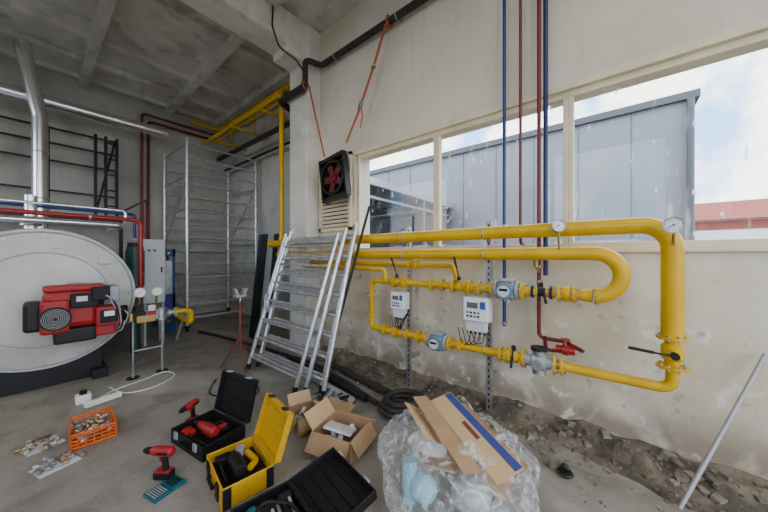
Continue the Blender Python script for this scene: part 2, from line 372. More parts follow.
def corrector(c,w,h,lab):
    b=B('gas_volume_corrector'); c=V(c)
    b.box(c,(.11,w,h),LGRY,bevel=.012)
    b.box(c+V((-.058,0,0)),(.012,w*.94,h*.94),WHT,bevel=.006)
    b.box(c+V((-.066,w*.12,h*.18)),(.006,w*.42,h*.24),SCR)
    b.box(c+V((-.066,-w*.28,h*.2)),(.006,w*.2,h*.3),SCRB)
    for i in range(4):
        for j in range(2): b.box(c+V((-.067,w*.3-i*w*.14,-h*.12-j*h*.15)),(.006,w*.08,h*.08),BLK if (i+j)%3 else SCRB)
    b.box(c+V((.01,.01,-h*.5-.05)),(.08,w*.75,.1),LGRY,bevel=.008)
    for i in range(4):
        y=-w*.28+i*w*.18
        b.cyl(c+V((-.01,y,-h*.5-.1)),c+V((-.01,y,-h*.5-.125)),.011,BLK,n=10)
        b.tube([c+V((-.01,y,-h*.5-.12)),c+V((-.0,y+.02,-h*.5-.2)),c+V((.03,y+.1,-h*.5-.24-.02*i)),c+V((.05,y+.16,-h*.5-.1))],.004,BLK,bend=.03,n=6)
    b.build()
corrector((2.72,1.95,1.08),.2,.2,0); corrector((2.70,1.02,1.09),.25,.23,1)
def strut(y,z1):
    b=B('strut_channel'); x=2.86
    b.bb((x,y-.022,0),(x+.004,y+.022,z1),STEEL); b.bb((x,y-.025,0),(x+.04,y-.021,z1),STEEL); b.bb((x,y+.021,0),(x+.04,y+.025,z1),STEEL)
    k=int(z1/.06)
    for i in range(k): b.bb((x-.0015,y-.007,.03+i*.06),(x-.0002,y+.007,.055+i*.06),BLKM)
    b.bb((x-.03,y-.06,0),(x+.07,y+.06,.008),STEEL)
    for z,r in ((ZM,.064),(ZM2,.058),(ZM3,.04),(ZL,.04)):
        b.ring((XP,y,z),(0,1,0),r+.003,.005,STEEL,n=20,k=6); b.bb((XP+r,y-.01,z-.01),(x+.003,y+.01,z+.01),STEEL)
    b.bb((x+.04,y-.02,z1-.1),(XW-.001,y+.02,z1-.06),STEEL); b.bb((x+.04,y-.02,.35),(XW-.001,y+.02,.39),STEEL)
    b.build()
strut(1.93,1.95); strut(.97,1.95)

def gauge(c,nrm,R,stem):
    b=B('pressure_gauge'); c=V(c); nrm=V(nrm).normalized(); q=nrm.to_track_quat('Z','Y').to_matrix()
    b.lathe(c-nrm*.022,c+nrm*.012,[(0,0),(0,R*.95),(.8,R),(1,R),(1,R*.88)],GRY,n=28)
    b.cyl(c,c+nrm*.004,R*.9,WHT,n=28)
    for i in range(21):
        t=math.radians(225-i*13.5); l=.62 if i%4==0 else .74
        d=q@V((math.cos(t),math.sin(t),0)); b.cyl(c+nrm*.0055+d*R*l,c+nrm*.0055+d*R*.84,.0012,BLK,n=5)
    d=q@V((-.7,-.5,0)).normalized(); b.cyl(c+nrm*.007-d*R*.15,c+nrm*.007+d*R*.65,.0018,BLK,n=5); b.cyl(c+nrm*.004,c+nrm*.01,R*.09,BLK,n=10)
    b.tube([c-V((0,0,R*.9))-nrm*.01]+[V(p) for p in stem],.009,BRASS,n=8)
    b.build()
gauge((2.66,.345,1.845),(-.75,-.3,.05),.052,[(2.70,.345,1.66)])
gauge((2.60,-.30,1.80),(-.95,.1,.05),.055,[(2.62,-.3,1.70),(2.70,-.31,1.68)])

def wpipe(name,pts,r,m,clips=(),bend=.05,parent=None):
    b=B(name); b.tube(pts,r,m,bend=bend,n=12)
    for (p,ax) in clips: b.cyl(V(p)-V(ax)*.012,V(p)+V(ax)*.012,r*1.5,STEEL,n=14)
    return b.build(parent)
wpipe('blue_water_pipe',[(2.98,.855,5.39),(2.98,.855,.9)],.017,BLU,[((2.98,.855,.93),Zu),((2.98,.855,1.9),Zu)])
wpipe('red_water_pipe',[(2.98,.705,5.39),(2.98,.705,1.72),(3.09,.705,1.72)],.014,DRED)
b=B('red_water_pipe'); b.tube([(2.98,.545,5.39),(2.98,.545,1.0),(2.98,.545,.84),(2.98,.34,.84),(2.9,.2,.80)],.017,DRED,bend=.05)
for z in (1.5,1.36): b.cyl((2.98,.545,z-.012),(2.98,.545,z+.012),.025,STEEL)
c=V((2.93,.33,.78)); b.lathe(c+V((0,-.07,0)),c+V((0,.07,0)),[(0,0),(0,.035),(.3,.035),(.35,.045),(.65,.045),(.7,.035),(1,.035),(1,0)],REDP)
b.cyl(c,c+V((-.02,0,.09)),.014,BRASS); b.cyl(c+V((-.02,0,.085)),c+V((-.02,0,.1)),.04,REDP); b.tube([c+V((0,.05,-.02)),c+V((0,.15,-.03)),c+V((-.05,.15,.1))],.016,DRED,bend=.03)
b.cyl((2.93,.56,1.5),(2.93,.56,1.6),.022,BRASS); b.cyl((2.93,.56,1.6),(2.93,.56,1.63),.012,STEEL); b.tube([(2.93,.56,1.5),(2.96,.54,1.45)],.01,BRASS)
b.build()
wpipe('blue_water_pipe',[(2.98,.49,5.39),(2.98,.49,1.42)],.020,DBLU)

b=B('black_insulated_pipe')
b.tube([(3.0,-3.1,4.73),(3.0,3.75,4.73),(2.74,3.82,4.73),(2.74,3.82,4.3)],.045,RUB,bend=.09,n=16)
for y in (-.6,.8,2.2,3.4): b.ring((3.0,y,4.73),YA,.05,.006,STEEL,n=18,k=6); b.bb((3.04,y-.01,4.72),(3.098,y+.01,4.74),STEEL)
b.build()
b=B('black_insulated_pipe')
b.tube([(2.74,3.82,4.36),(2.74,3.86,4.3),(2.74,4.55,4.3),(3.3,4.75,4.3),(3.3,8.6,4.3)],.055,RUB,bend=.09,n=16)
b.tube([(3.5,4.5,4.05),(3.5,8.7,4.05)],.03,BLKM)
b.build()
b=B('black_cable'); b.tube([(2.74,3.86,4.55),(2.6,3.86,4.66),(2.3,3.86,4.7),(2.2,3.86,4.95),(2.22,3.86,5.35)],.013,RUB,bend=.12,n=8)
b.build()

# ---------------------------------------------------------------- fan and straps
def strap(name,pts,w,m,side=V((0,1,0))):
    b=B(name)
    for i in range(len(pts)-1):
        a,c=V(pts[i]),V(pts[i+1]); s=side*w/2; o=V((.003,0,0))
        b.raw([a-s,a+s,c+s,c-s,a-s+o,a+s+o,c+s+o,c-s+o],[[0,1,2,3],[7,6,5,4],[0,4,5,1],[1,5,6,2],[2,6,7,3],[3,7,4,0]],m)
    return b
FA=empty('hanging_axial_fan',(0,0,0))
b=strap('lifting_strap_1',[(2.93,2.33,4.66),(2.9,2.5,4.2),(2.85,2.75,3.6),(2.8,2.95,3.2)],.05,ORG)
b.ring((3.0,2.33,4.73),YA,.065,.012,ORG,n=16,k=6); b.ring((2.9,2.52,4.15),(0,.5,1),.03,.012,STEEL); b.box((2.86,2.72,3.68),(.03,.06,.12),STEEL,rot=(.4,0,0)); b.tube([(2.86,2.72,3.68),(2.83,2.66,3.5),(2.83,2.7,3.35)],.01,ORG); b.build(FA)
b=strap('lifting_strap_2',[(2.74,3.72,4.26),(2.75,3.62,3.9),(2.8,3.42,3.1)],.035,ORG)
b.ring((2.74,3.8,4.3),YA,.058,.01,ORG,n=16,k=6); b.build(FA)
b=B('fan_unit'); b.M=Matrix.Translation((2.84,3.24,2.76))@Matrix.Rotation(math.radians(-8),4,'X')
w=.27; t=.03
for (y0,z0,y1,z1) in ((-w,-w-.06,w,-w),( -w,w,w,w+.06),(-w-.0,-w,-w+t,w),(w-t,-w,w,w)): b.bb((-.05,y0,z0),(.05,y1,z1),BLKM,.005)
b.bb((.045,-w,-w),(.055,w,w),BLKM)
b.lathe((-.055,0,0),(.045,0,0),[(0,.225),(0,.255),(1,.255)],BLKM,n=32)
for R in (.07,.14,.22): b.ring((-.06,0,0),(1,0,0),R,.003,BLKM,n=32,k=5)
for i in range(4):
    a=math.pi*i/4; d=V((0,math.cos(a),math.sin(a))); b.cyl(V((-.06,0,0))-d*.24,V((-.06,0,0))+d*.24,.003,BLKM,n=5)
for i in range(5):
    a=2*math.pi*i/5; b.box((-.02,.12*math.cos(a),.12*math.sin(a)),(.008,.18,.10),DRED,rot=(a,.0,0),M=None)
b.cyl((-.05,0,0),(.04,0,0),.065,RED); b.build(FA)

# ---------------------------------------------------------------- leaning aluminium frames
LF=empty('leaning_scaffold_frames')
def frame(y0,y1,xb,xt,zt,name='scaffold_ladder_frame',nr=8,r=.026,skew=0,diag=False):
    b=B(name)
    def P(y,t): return V((xb+(xt-xb)*t, y+skew*t, .0+zt*t+r))
    for y in (y0,y1): b.tube([P(y,0),P(y,1)],r,ALU,n=12); b.cyl(P(y,0)-V((0,0,.018)),P(y,.03),r*1.15,BLK,n=12)
    for i in range(nr):
        t=.08+i*.84/(nr-1); b.tube([P(y0,t),P(y1,t)],r*.75,ALU,n=8)
    if diag: b.tube([P(y0,.04),P(y1,.92)],.011,ALU,n=8)
    return b.build(LF)
frame(2.66,4.08,2.13,2.64,2.0,skew=-.06)
frame(2.55,4.00,2.06,2.58,1.96,skew=-.02,nr=8)
frame(2.78,4.14,1.99,2.51,1.92,skew=-.14)
frame(2.88,4.02,1.92,2.45,1.86,skew=-.16,nr=7)
b=B('leaning_steel_tube'); b.tube([(2.2,2.75,.02),(2.66,2.38,2.22)],.017,BLKM); b.build(LF)
b=B('leaning_dark_panel')
for i,(y,dx) in enumerate(((4.98,0.1),(5.12,.1),(5.26,.02),(5.42,.05))):
    M=Matrix.Translation((2.62+dx,y,0.01))@Matrix.Rotation(math.radians(6),4,'Y')@Matrix.Rotation(.12*i,4,'Z')
    b.box((0,0,1.02),(.03,.13,2.0),BLKM if i!=1 else GRY,M=M)
b.build()
# ---------------------------------------------------------------- scaffold tower
b=B('scaffold_tower')
xs=(2.07,3.55); ys=(7.0,8.6); H=4.1
for x in xs:
    for y in ys:
        b.tube([(x,y,.1),(x,y,H)],.032,ALU); b.cyl((x,y,.1),(x,y,.13),.05,BLK)
        b.cyl((x-.02,y,.06),(x+.02,y,.06),.058,BLK)
for y in ys:
    for i in range(14): b.tube([(xs[0],y,.28+i*.285),(xs[1],y,.28+i*.285)],.022 if i%3 else .028,ALU,n=8)
for x in xs:
    for z in (.5,1.2,1.9,2.6,3.3,4.0): b.tube([(x,ys[0],z),(x,ys[1],z)],.02,ALU,n=8)
    for k,z in enumerate((.5,1.9)): 
        a,c=(ys if k%2==0 else ys[::-1]); b.tube([(x,a,z),(x,c,z+1.4)],.018,ALU,n=8)
b.tube([(xs[0]-.02,ys[0],.5),(xs[0]-.35,ys[0]-.6,.03)],.02,ALU)
b.build()

# ---------------------------------------------------------------- boiler
cx,cz,R=.10,1.08,.84; yb=5.34
b=B('industrial_boiler')
b.lathe((cx,yb,cz),(cx,8.0,cz),[(-.03,0),(-.03,.25),(-.028,.40),(-.02,.58),(-.008,.72),(0,R-.03),(0,R),(.012,R+.012),(.03,R+.012),(.03,R-.02),(1,R-.02),(1,0)],BOIL,n=64)
b.lathe((cx,yb+.1,cz),(cx,7.95,cz),[(0,R-.015),(1,R-.015)],BOILB,n=64)
b.ring((cx,yb-.003,cz),YA,R-.03,.012,GRY,n=64,k=6)
b.ring((cx,yb-.06,cz),YA,.56,.006,GRY,n=64,k=6)
for i in range(16):
    a=2*math.pi*i/16; p=V((cx+(R-.07)*math.cos(a),yb,cz+(R-.07)*math.sin(a))); b.cyl(p,p-V((0,.03,0)),.015,STEEL,n=6,smooth=False)
b.bb((cx-.55,yb+.05,0),(cx+.5,yb+.2,.5),BLKM); b.bb((cx-.55,7.5,0),(cx+.5,7.7,.5),BLKM)
b.bb((cx-.6,yb-.1,0),(cx-.45,7.9,.12),BLKM); b.bb((cx+.4,yb-.1,0),(cx+.55,7.9,.12),BLKM)
b.lathe((.36,yb-.13,.98),(.36,yb-.02,.98),[(0,0),(0,.28),(1,.3)],GRY,n=40)
b.tube([(cx-.1,6.0,cz+R-.05),(cx-.1,6.0,2.4)],.06,SILV); b.cyl((cx-.1,6.0,2.0),(cx-.1,6.0,2.03),.1,STEEL)
b.box((cx+.52,yb-.06,1.53),(.12,.04,.07),LGRY,bevel=.005); b.box((cx+.1,yb-.06,1.72),(.1,.01,.05),LGRY)
b.build()
b=B('gas_burner'); b.M=Matrix.Translation((.30+.07,5.1,.98-.01))@Matrix.Diagonal((1.12,1.0,1.16,1))@Matrix.Translation((-.30,-5.1,-.98))
b.cyl((.30,5.2,.98),(.30,5.1,.98),.2,BLKM,n=32)
b.box((.24,4.96,1.0),(.40,.28,.38),RED,bevel=.06)
b.box((.26,4.92,1.205),(.44,.26,.06),RED,bevel=.02)
b.box((.12,4.84,.94),(.2,.16,.32),RED,bevel=.03)
b.cyl((.12,4.76,.93),(.12,4.72,.93),.11,BLK,n=28)
for k in range(6): b.ring((.12,4.718,.93),YA,.02+.014*k,.003,GRY,n=20,k=5)
b.box((.50,4.86,.90),(.2,.24,.2),RED,bevel=.02); b.cyl((.60,4.86,.90),(.66,4.86,.90),.085,BLK,n=24)
b.box((.48,4.88,.76),(.16,.2,.12),RED,bevel=.02)
b.box((.50,4.73,.90),(.14,.02,.13),BLK,bevel=.005); b.box((.5,4.715,.93),(.08,.012,.05),WHT)
b.box((.32,4.79,1.08),(.2,.06,.14),BLK,bevel=.01); b.box((.30,4.755,1.1),(.08,.01,.05),LGRY)
b.box((.26,4.92,.74),(.30,.26,.14),BLKM,bevel=.02)
b.box((-.02,4.97,.95),(.12,.26,.28),BLKM,bevel=.03)
b.cyl((.44,4.98,1.16),(.58,4.98,1.16),.05,STEEL); b.box((.44,4.8,1.14),(.14,.12,.14),BLK,bevel=.01)
b.box((.54,4.95,1.12),(.12,.16,.16),GRY,bevel=.01)
for i in range(5):
    b.tube([(.42,4.8,1.16),(.5+.04*i,4.72,1.1-.05*i),(.6,4.75,.85-.03*i),(.55,4.85,.7)],.007,BLK if i%2 else GRY,bend=.05,n=6)
b.build()
b=B('burner_gas_train')
z=.8;y=4.9
b.tube([(.80,y,z),(1.4,y,z)],.03,GRY,bend=.05,n=14)
b.tube([(1.34,y,z),(1.50,y,z),(1.50,y,.62),(1.50,5.4,.62)],.036,YEL,bend=.06,n=14)
b.flange((1.3,y,z),(1,0,0),.065,YEL); b.flange((1.22,y,z),(1,0,0),.06,STEEL)
b.box((.90,y,z),(.13,.13,.13),BLKM,bevel=.01); b.box((.90,y,z+.1),(.09,.09,.1),BLK,bevel=.01)
b.box((1.03,y,z),(.13,.12,.12),GRY,bevel=.01); b.box((1.03,y,z+.09),(.08,.08,.09),LGRY,bevel=.01)
b.cyl((1.14,y,z-.08),(1.14,y,z+.08),.065,STEEL); b.cyl((.82,y,z-.05),(.82,y,z+.05),.05,BRASS)
b.box((.96,y-.08,z-.03),(.2,.03,.09),BRASS,bevel=.005); b.box((1.02,y-.07,z+.04),(.09,.02,.05),RED)
b.tube([(.9,y,z+.12),(.9,y-.03,1.05)],.012,BRASS); b.tube([(1.08,y,z+.1),(1.08,y-.03,1.05)],.012,BRASS)
b.tube([(1.15,y,z-.06),(1.15,y,.0)],.014,STEEL); b.tube([(.84,y,z-.06),(.84,y,.0)],.014,STEEL); b.tube([(.84,y,.35),(1.15,y,.35)],.012,STEEL)
b.cyl((.84,y,0),(.84,y,.01),.07,BLK); b.cyl((1.15,y,0),(1.15,y,.01),.07,BLK)
b.build()
gauge((.90,4.84,1.12),(-.2,-1,.05),.065,[(.90,4.87,1.04)]); gauge((1.08,4.84,1.12),(-.2,-1,.05),.06,[(1.08,4.87,1.04)])
wpipe('boiler_supply_pipe',[(-2.5,5.5,2.13),(1.03,5.5,2.13),(1.03,5.5,.95)],.028,REDP,[((.5,5.5,2.13),(1,0,0)),((1.03,5.5,1.0),Zu)],bend=.08)
wpipe('boiler_silver_pipe',[(-2.5,5.65,2.05),(.85,5.65,2.05),(.85,6.8,2.05)],.045,SILV,bend=.1)
wpipe('boiler_silver_pipe',[(-2.5,5.75,2.28),(.9,5.75,2.28),(.9,5.75,2.12)],.02,SILV,bend=.05)
wpipe('blue_boiler_pipe',[(-2.5,6.3,2.3),(1.1,6.3,2.3),(1.1,6.3,1.9)],.022,BLU)
b=B('control_cabinet'); b.bb((1.24,6.45,.75),(1.56,6.7,1.9),LGRY,.01); b.bb((1.26,6.435,.78),(1.54,6.45,1.87),LGRY,.004)
b.box((1.5,6.425,1.35),(.02,.02,.1),BLK); b.box((1.32,6.43,1.7),(.04,.01,.04),RED); b.box((1.40,6.43,1.7),(.04,.01,.04),GRN)
for x in (1.27,1.53):
    for yy in (6.48,6.67): b.bb((x-.02,yy-.02,0),(x+.02,yy+.02,.76),GRY)
b.tube([(1.3,6.55,1.9),(1.3,6.55,2.6),(1.3,8.9,2.6)],.02,DRED,bend=.05); b.build()
b=B('circulation_pump'); b.cyl((1.08,6.15,1.3),(1.08,6.15,1.75),.11,GRN,n=24); b.cyl((1.08,6.15,1.75),(1.08,6.15,1.82),.1,BLK); b.cyl((1.08,6.15,1.1),(1.08,6.15,1.3),.12,GRN); b.tube([(1.08,6.15,0),(1.08,6.15,1.15)],.06,GRN)
for i in range(12):
    a=i*math.pi/6; b.box((1.08+.11*math.cos(a),6.15+.11*math.sin(a),1.5),(.03,.008,.36),GRN,rot=(0,0,a))
b.build()
b=B('plate_heat_exchanger'); 
for yy in (7.3,7.75): b.bb((1.66,yy,.15),(1.70,yy+.04,1.75),BLU); b.bb((1.90,yy,.15),(1.94,yy+.04,1.75),BLU); b.bb((1.66,yy,1.6),(1.94,yy+.04,1.75),BLU); b.bb((1.66,yy,.3),(1.94,yy+.04,.8),BLU)
for i in range(14): b.bb((1.68,7.36+i*.027,.4),(1.92,7.372+i*.027,1.5),STEEL)
b.tube([(1.8,7.2,1.66),(1.8,8.2,1.66)],.02,STEEL); b.tube([(1.8,7.2,.25),(1.8,8.2,.25)],.02,STEEL)
b.bb((1.74,8.15,0),(1.86,8.2,1.75),BLU); b.bb((1.66,7.3,0),(1.94,7.34,.15),BLU)
b.build()

wpipe('flue_duct',[(-3.4,8.15,4.45),(2.0,8.15,4.45)],.11,SILV)
b=B('flue_duct'); b.tube([(.1,7.75,2.0),(.1,7.75,4.0),(-.1,7.75,5.22)],.1,SILV,bend=.1,n=18)
for z in (2.6,3.4): b.ring((.1,7.75,z),Zu,.102,.008,STEEL)
b.build()
for i,(x,m) in enumerate(((1.66,BRN),(1.80,DRED))):
    wpipe('red_riser_pipe',[(x,8.75+.08*i,.3),(x,8.75+.08*i,5.0-.12*i),(3.3,8.75+.08*i,5.0-.12*i)],.03,m,bend=.08)
b=B('black_steel_gallery')
for x in (.86,1.02,1.2): b.bb((x,8.75,2.5),(x+.05,8.8,4.25),BLKM)
for z in (2.7,3.05,3.4,3.75,4.1): b.bb((1.02,8.77,z),(1.22,8.79,z+.03),BLKM)
b.tube([(.88,8.78,2.5),(1.2,8.78,4.2)],.02,BLKM)
for z in (4.15,3.85,2.9,3.5): b.bb((-1.2,8.76,z),(1.2,8.8,z+.035),BLKM)
for x in (-1.2,-.5,.2): b.bb((x,8.76,2.3),(x+.04,8.8,4.2),BLKM)
b.bb((-1.5,8.3,2.3),(1.25,8.98,2.36),BLKM); b.bb((1.2,8.3,0),(1.26,8.36,2.3),BLKM); b.bb((-1.4,8.3,0),(-1.34,8.36,2.3),BLKM)
b.build()

# ---------------------------------------------------------------- pipe stand
b=B('pipe_vise_stand'); p=V((1.88,4.16,0))
for a in (.3,2.4,4.5): b.tube([p+V((0,0,.45)),p+V((.26*math.cos(a),.26*math.sin(a),.012))],.012,BRN,n=8)
b.tube([p+V((0,0,.3)),p+V((0,0,.95))],.02,BRN); b.tube([p+V((0,0,.9)),p+V((0,0,1.05))],.014,STEEL)
b.box(p+V((0,0,1.03)),(.16,.1,.03),GRY,bevel=.005); b.box(p+V((-.06,0,1.09)),(.03,.09,.1),GRY,rot=(0,-.4,0)); b.box(p+V((.06,0,1.09)),(.03,.09,.1),GRY,rot=(0,.4,0))
b.cyl(p+V((.0,0,.6)),p+V((.1,-.02,.6)),.012,BLK); b.build()
b=B('hose_coil')
for i in range(5): b.ring((2.1+.012*i,3.84+.012*i,.93),(.8,-.6,.1),.12+.006*(i%3),.01,LGRY if i%2 else GRY,n=26,k=6)
b.build(LF)

# ---------------------------------------------------------------- floor clutter
def R3(x,y,yaw,z=0): return Matrix.Translation((x,y,z))@Matrix.Rotation(yaw,4,'Z')
def tray(b,w,l,h,m,t=.012,z0=0,x0=0,y0=0,bev=.004):
    b.bb((x0,y0,z0),(x0+w,y0+l,z0+t),m,bev)
    b.bb((x0,y0,z0),(x0+t,y0+l,z0+h),m,bev); b.bb((x0+w-t,y0,z0),(x0+w,y0+l,z0+h),m,bev)
    b.bb((x0,y0,z0),(x0+w,y0+t,z0+h),m,bev); b.bb((x0,y0+l-t,z0),(x0+w,y0+l,z0+h),m,bev)
def toolcase(name,x,y,yaw,w,l,h,mb,ml,mi,lid=80,lidh=.05):
    b=B(name); b.M=R3(x,y,yaw)
    tray(b,w,l,h,mb,bev=.005)
    b.bb((.012,.012,.012),(w-.012,l-.012,h*.45),mi)
    for yy in (l*.2,l*.8): b.box((-.006,yy,h*.75),(.014,.05,.06),BLK if mb!=BLK else GRY,bevel=.004)
    b.box((-.02,l*.5,h*.5),(.02,.13,.02),BLK,bevel=.006)
    for yy in (l*.5-.06,l*.5+.06): b.box((-.01,yy,h*.5),(.02,.015,.02),BLK)
    for k in range(6): b.box((w*(.1+.16*k),-.003,h*.45),(.012,.008,h*.7),mb)
    base=b.M.copy(); a=math.radians(lid)
    L=Matrix(((math.cos(a),0,-math.sin(a),w),(0,1,0,0),(math.sin(a),0,math.cos(a),h),(0,0,0,1)))
    b.M=base@L
    tray(b,w,l,lidh,ml,z0=-lidh)
    for k in range(4): b.box((w*(.2+.2*k),l/2,-lidh+.016),(.01,l*.8,.012),ml)
    for yy in (l*.2,l*.8): b.box((w+.004,yy,-lidh*.3),(.012,.05,.05),BLK if ml!=BLK else GRY,bevel=.004)
    b.M=base
    return b
def drill_parts(b,M,s=1.,col=RED):
    o=b.M.copy(); b.M=o@M
    b.lathe((-.09*s,0,.2*s),(.07*s,0,.2*s),[(0,0),(0,.026*s),(.1,.034*s),(.8,.034*s),(1,.026*s),(1,0)],col,n=18)
    b.lathe((.07*s,0,.2*s),(.13*s,0,.2*s),[(0,.025*s),(.5,.024*s),(1,.013*s),(1,0)],BLK,n=16); b.cyl((.13*s,0,.2*s),(.17*s,0,.2*s),.004*s,STEEL,n=8)
    b.tube([(-.02*s,0,.19*s),(-.035*s,0,.06*s)],.02*s,BLK,n=12); b.box((-.0*s,0,.15*s),(.02*s,.014*s,.04*s),RED)
    b.box((-.02*s,0,.035*s),(.12*s,.065*s,.05*s),BLK,bevel=.008*s); b.box((-.02*s,0,.063*s),(.1*s,.06*s,.016*s),col,bevel=.004*s)
    b.box((-.03*s,0,.2*s),(.08*s,.072*s,.02*s),BLK,bevel=.004*s)
    b.M=o
b=toolcase('black_tool_case',.83,2.47,.15,.36,.5,.12,BLK,BLK,BLK,lid=76)
b.lathe((.16,.1,.12),(.16,.34,.12),[(0,0),(0,.03),(.1,.045),(.6,.045),(.7,.035),(1,.03),(1,0)],RED,n=18); b.cyl((.16,.34,.12),(.16,.42,.12),.02,BLK); b.box((.22,.17,.1),(.14,.05,.05),RED,bevel=.015)
b.tube([(.22,.12,.1),(.30,.12,.1),(.30,.26,.1),(.2,.28,.1)],.014,BLK,bend=.03); b.tube([(.06,.08,.09),(.05,.3,.09),(.1,.45,.09),(.2,.46,.09)],.008,BLK,bend=.05); b.box((.08,.38,.08),(.08,.1,.05),RED,bevel=.01)
b.build()
b=toolcase('yellow_tool_case',.745,1.90,-.15,.33,.44,.14,YEL2,YEL2,BLK,lid=72)
b.lathe((.14,.08,.14),(.14,.28,.14),[(0,0),(0,.035),(.1,.045),(.9,.045),(1,.03),(1,0)],BLK,n=16); b.tube([(.2,.1,.13),(.26,.16,.12),(.24,.3,.12)],.022,YEL2,bend=.04); b.tube([(.05,.1,.12),(.06,.35,.13),(.2,.37,.12),(.25,.3,.12)],.007,BLK,bend=.05)
b.box((.09,.34,.11),(.1,.07,.06),BLK,bevel=.01); b.cyl((.2,.33,.1),(.2,.33,.16),.03,GRY)
b.box((.44,.22,.31),(.012,.28,.16),BLK,rot=(0,.31,0),bevel=.01)
for yy in (.1,.34): b.box((-.004,yy,.07),(.012,.07,.09),BLK,bevel=.005)
for xx in (.03,.3): b.box((xx,-.003,.07),(.05,.012,.13),BLK,bevel=.004)
b.build()
b=toolcase('black_tool_case',.62,1.22,-.19,.34,.5,.15,BLK,BLK,BAGM,lid=12,lidh=.06)
for i in range(7):
    x=.06+.035*i; b.tube([(x,.1+.03*(i%3),.14),(x+.02,.36-.02*(i%2),.15)],.009,(GRY,STEEL,BLK)[i%3],n=8)
b.sphere((.1,.42,.12),(.04,.04,.03),TEAL); b.box((.28,.4,.12),(.08,.06,.06),BLK,bevel=.01); b.tube([(.05,.3,.15),(.15,.42,.17),(.28,.3,.16),(.3,.12,.15)],.01,BLK,bend=.06); b.build()
b=B('orange_plastic_crate'); b.M=R3(.20,3.45,-.04); w,l,h=.28,.4,.13
tray(b,w,l,.02,ORGP)
for z in (.04,.07,.10,.13-.012):
    th=.014 if z>.1 else .008
    b.bb((0,0,z),(w,.008,z+th),ORGP); b.bb((0,l-.008,z),(w,l,z+th),ORGP); b.bb((0,0,z),(.008,l,z+th),ORGP); b.bb((w-.008,0,z),(w,l,z+th),ORGP)
for i in range(7): b.bb((i*w/6-.004*(i>0),0,0),(i*w/6+.006-.004*(i>0),.008,h),ORGP); b.bb((i*w/6-.004*(i>0),l-.008,0),(i*w/6+.006-.004*(i>0),l,h),ORGP)
for i in range(9): b.bb((0,i*l/8-.006*(i>0),0),(.008,i*l/8+.006,h),ORGP); b.bb((w-.008,i*l/8-.006*(i>0),0),(w,i*l/8+.006,h),ORGP)
for i in range(90):
    p=V((random.uniform(.03,w-.03),random.uniform(.03,l-.03),random.uniform(.03,.11))); d=V((random.uniform(-1,1),random.uniform(-1,1),random.uniform(-.4,.4))).normalized()
    b.cyl(p-d*.016,p+d*.016,random.uniform(.01,.017),random.choice((STEEL,BRASS,STEEL,GRY)),n=8)
b.build()
def fittings(x,y,n,sp):
    b=B('pipe_fittings_pile')
    for i in range(n):
        p=V((x+random.gauss(0,sp),y+random.gauss(0,sp),.016)); a=random.uniform(0,6.3); d=V((math.cos(a),math.sin(a),0))
        b.cyl(p-d*.016,p+d*.016,.014,random.choice((STEEL,BRASS,GRY)),n=8)
        if i%3==0: b.ring(p,(0,0,1),.02,.006,STEEL,n=10,k=5)
    b.box((x,y,.003),(.22,.18,.004),LGRY,rot=(0,0,.3)); b.build()
fittings(.06,3.75,28,.05); fittings(.12,3.32,30,.055)
b=B('cordless_drill'); drill_parts(b,R3(.59,2.53,2.2,.0),1.0); b.build()
b=B('cordless_drill'); drill_parts(b,R3(.95,3.12,-2.6),.95); b.build()
b=B('drill_bit_case'); b.M=R3(.50,2.30,.25)
b.bb((0,0,0),(.1,.14,.018),TEAL,.004); b.bb((.105,0,0),(.2,.14,.018),TEAL,.004); b.bb((.1,.01,.003),(.106,.13,.012),BLK)
for i in range(6):
    b.cyl((.015+.014*i,.02,.022),(.015+.014*i,.12,.022),.004,STEEL,n=6); b.cyl((.12+.012*i,.03,.022),(.12+.012*i,.11,.022),.0035,BLK,n=6)
b.build()

def cbox(x,y,yaw,w,l,h,nf=8,par=None):
    b=B('cardboard_box'); b.M=R3(x,y,yaw); tray(b,w,l,h,CARD,t=.006,bev=0)
    o=b.M.copy()
    b.M=o@Matrix.Translation((w,0,h))@Matrix.Rotation(.5,4,'Y'); b.bb((0,0,-.003),(w*.42,l,.003),CARDI)
    b.M=o@Matrix.Translation((0,0,h))@Matrix.Rotation(math.pi-.9,4,'Y'); b.bb((0,0,-.003),(w*.42,l,.003),CARD)
    b.M=o@Matrix.Translation((0,0,h))@Matrix.Rotation(-math.pi+1.0,4,'X'); b.bb((0.01,0,-.003),(w-.01,l*.35,.003),CARD)
    b.M=o@Matrix.Translation((0,l,h))@Matrix.Rotation(.9,4,'X'); b.bb((0.01,0,-.003),(w-.01,l*.4,.003),CARDI)
    b.M=o
    for i in range(nf):
        p=V((random.uniform(.08,w-.08),random.uniform(.08,l-.08),random.uniform(h*.35,h*.7))); b.cyl(p,p+V((random.uniform(-.06,.06),random.uniform(-.06,.06),.03)),.022,random.choice((GRY,LGRY,STEEL,CARD)),n=10)
    return b
b=cbox(1.52,1.56,.25,.34,.36,.18,9)
b.box((.17,.2,.15),(.2,.24,.02),LGRY,rot=(.2,.3,.3),bevel=.005); b.build()
b=cbox(1.47,2.17,-.3,.24,.28,.15,5)
b.box((.42,.12,.06),(.26,.3,.01),CARD,rot=(.1,-.3,.5)); b.box((.50,.22,.05),(.2,.26,.01),CARDI,rot=(0,.2,.9)); b.build()
b=B('black_hose_coil')
for i in range(3): b.ring((2.36+.02*i,1.70-.01*i,.045+.05*i),(.1-.04*i,.05*i,1),.2-.01*i,.027,RUB,n=36,k=10)
b.tube([(2.3,1.95,.04),(2.45,2.5,.03),(2.6,3.4,.03),(2.5,4.6,.03),(2.3,6.2,.03),(2.2,6.7,.03)],.026,RUB,bend=.3,n=10)
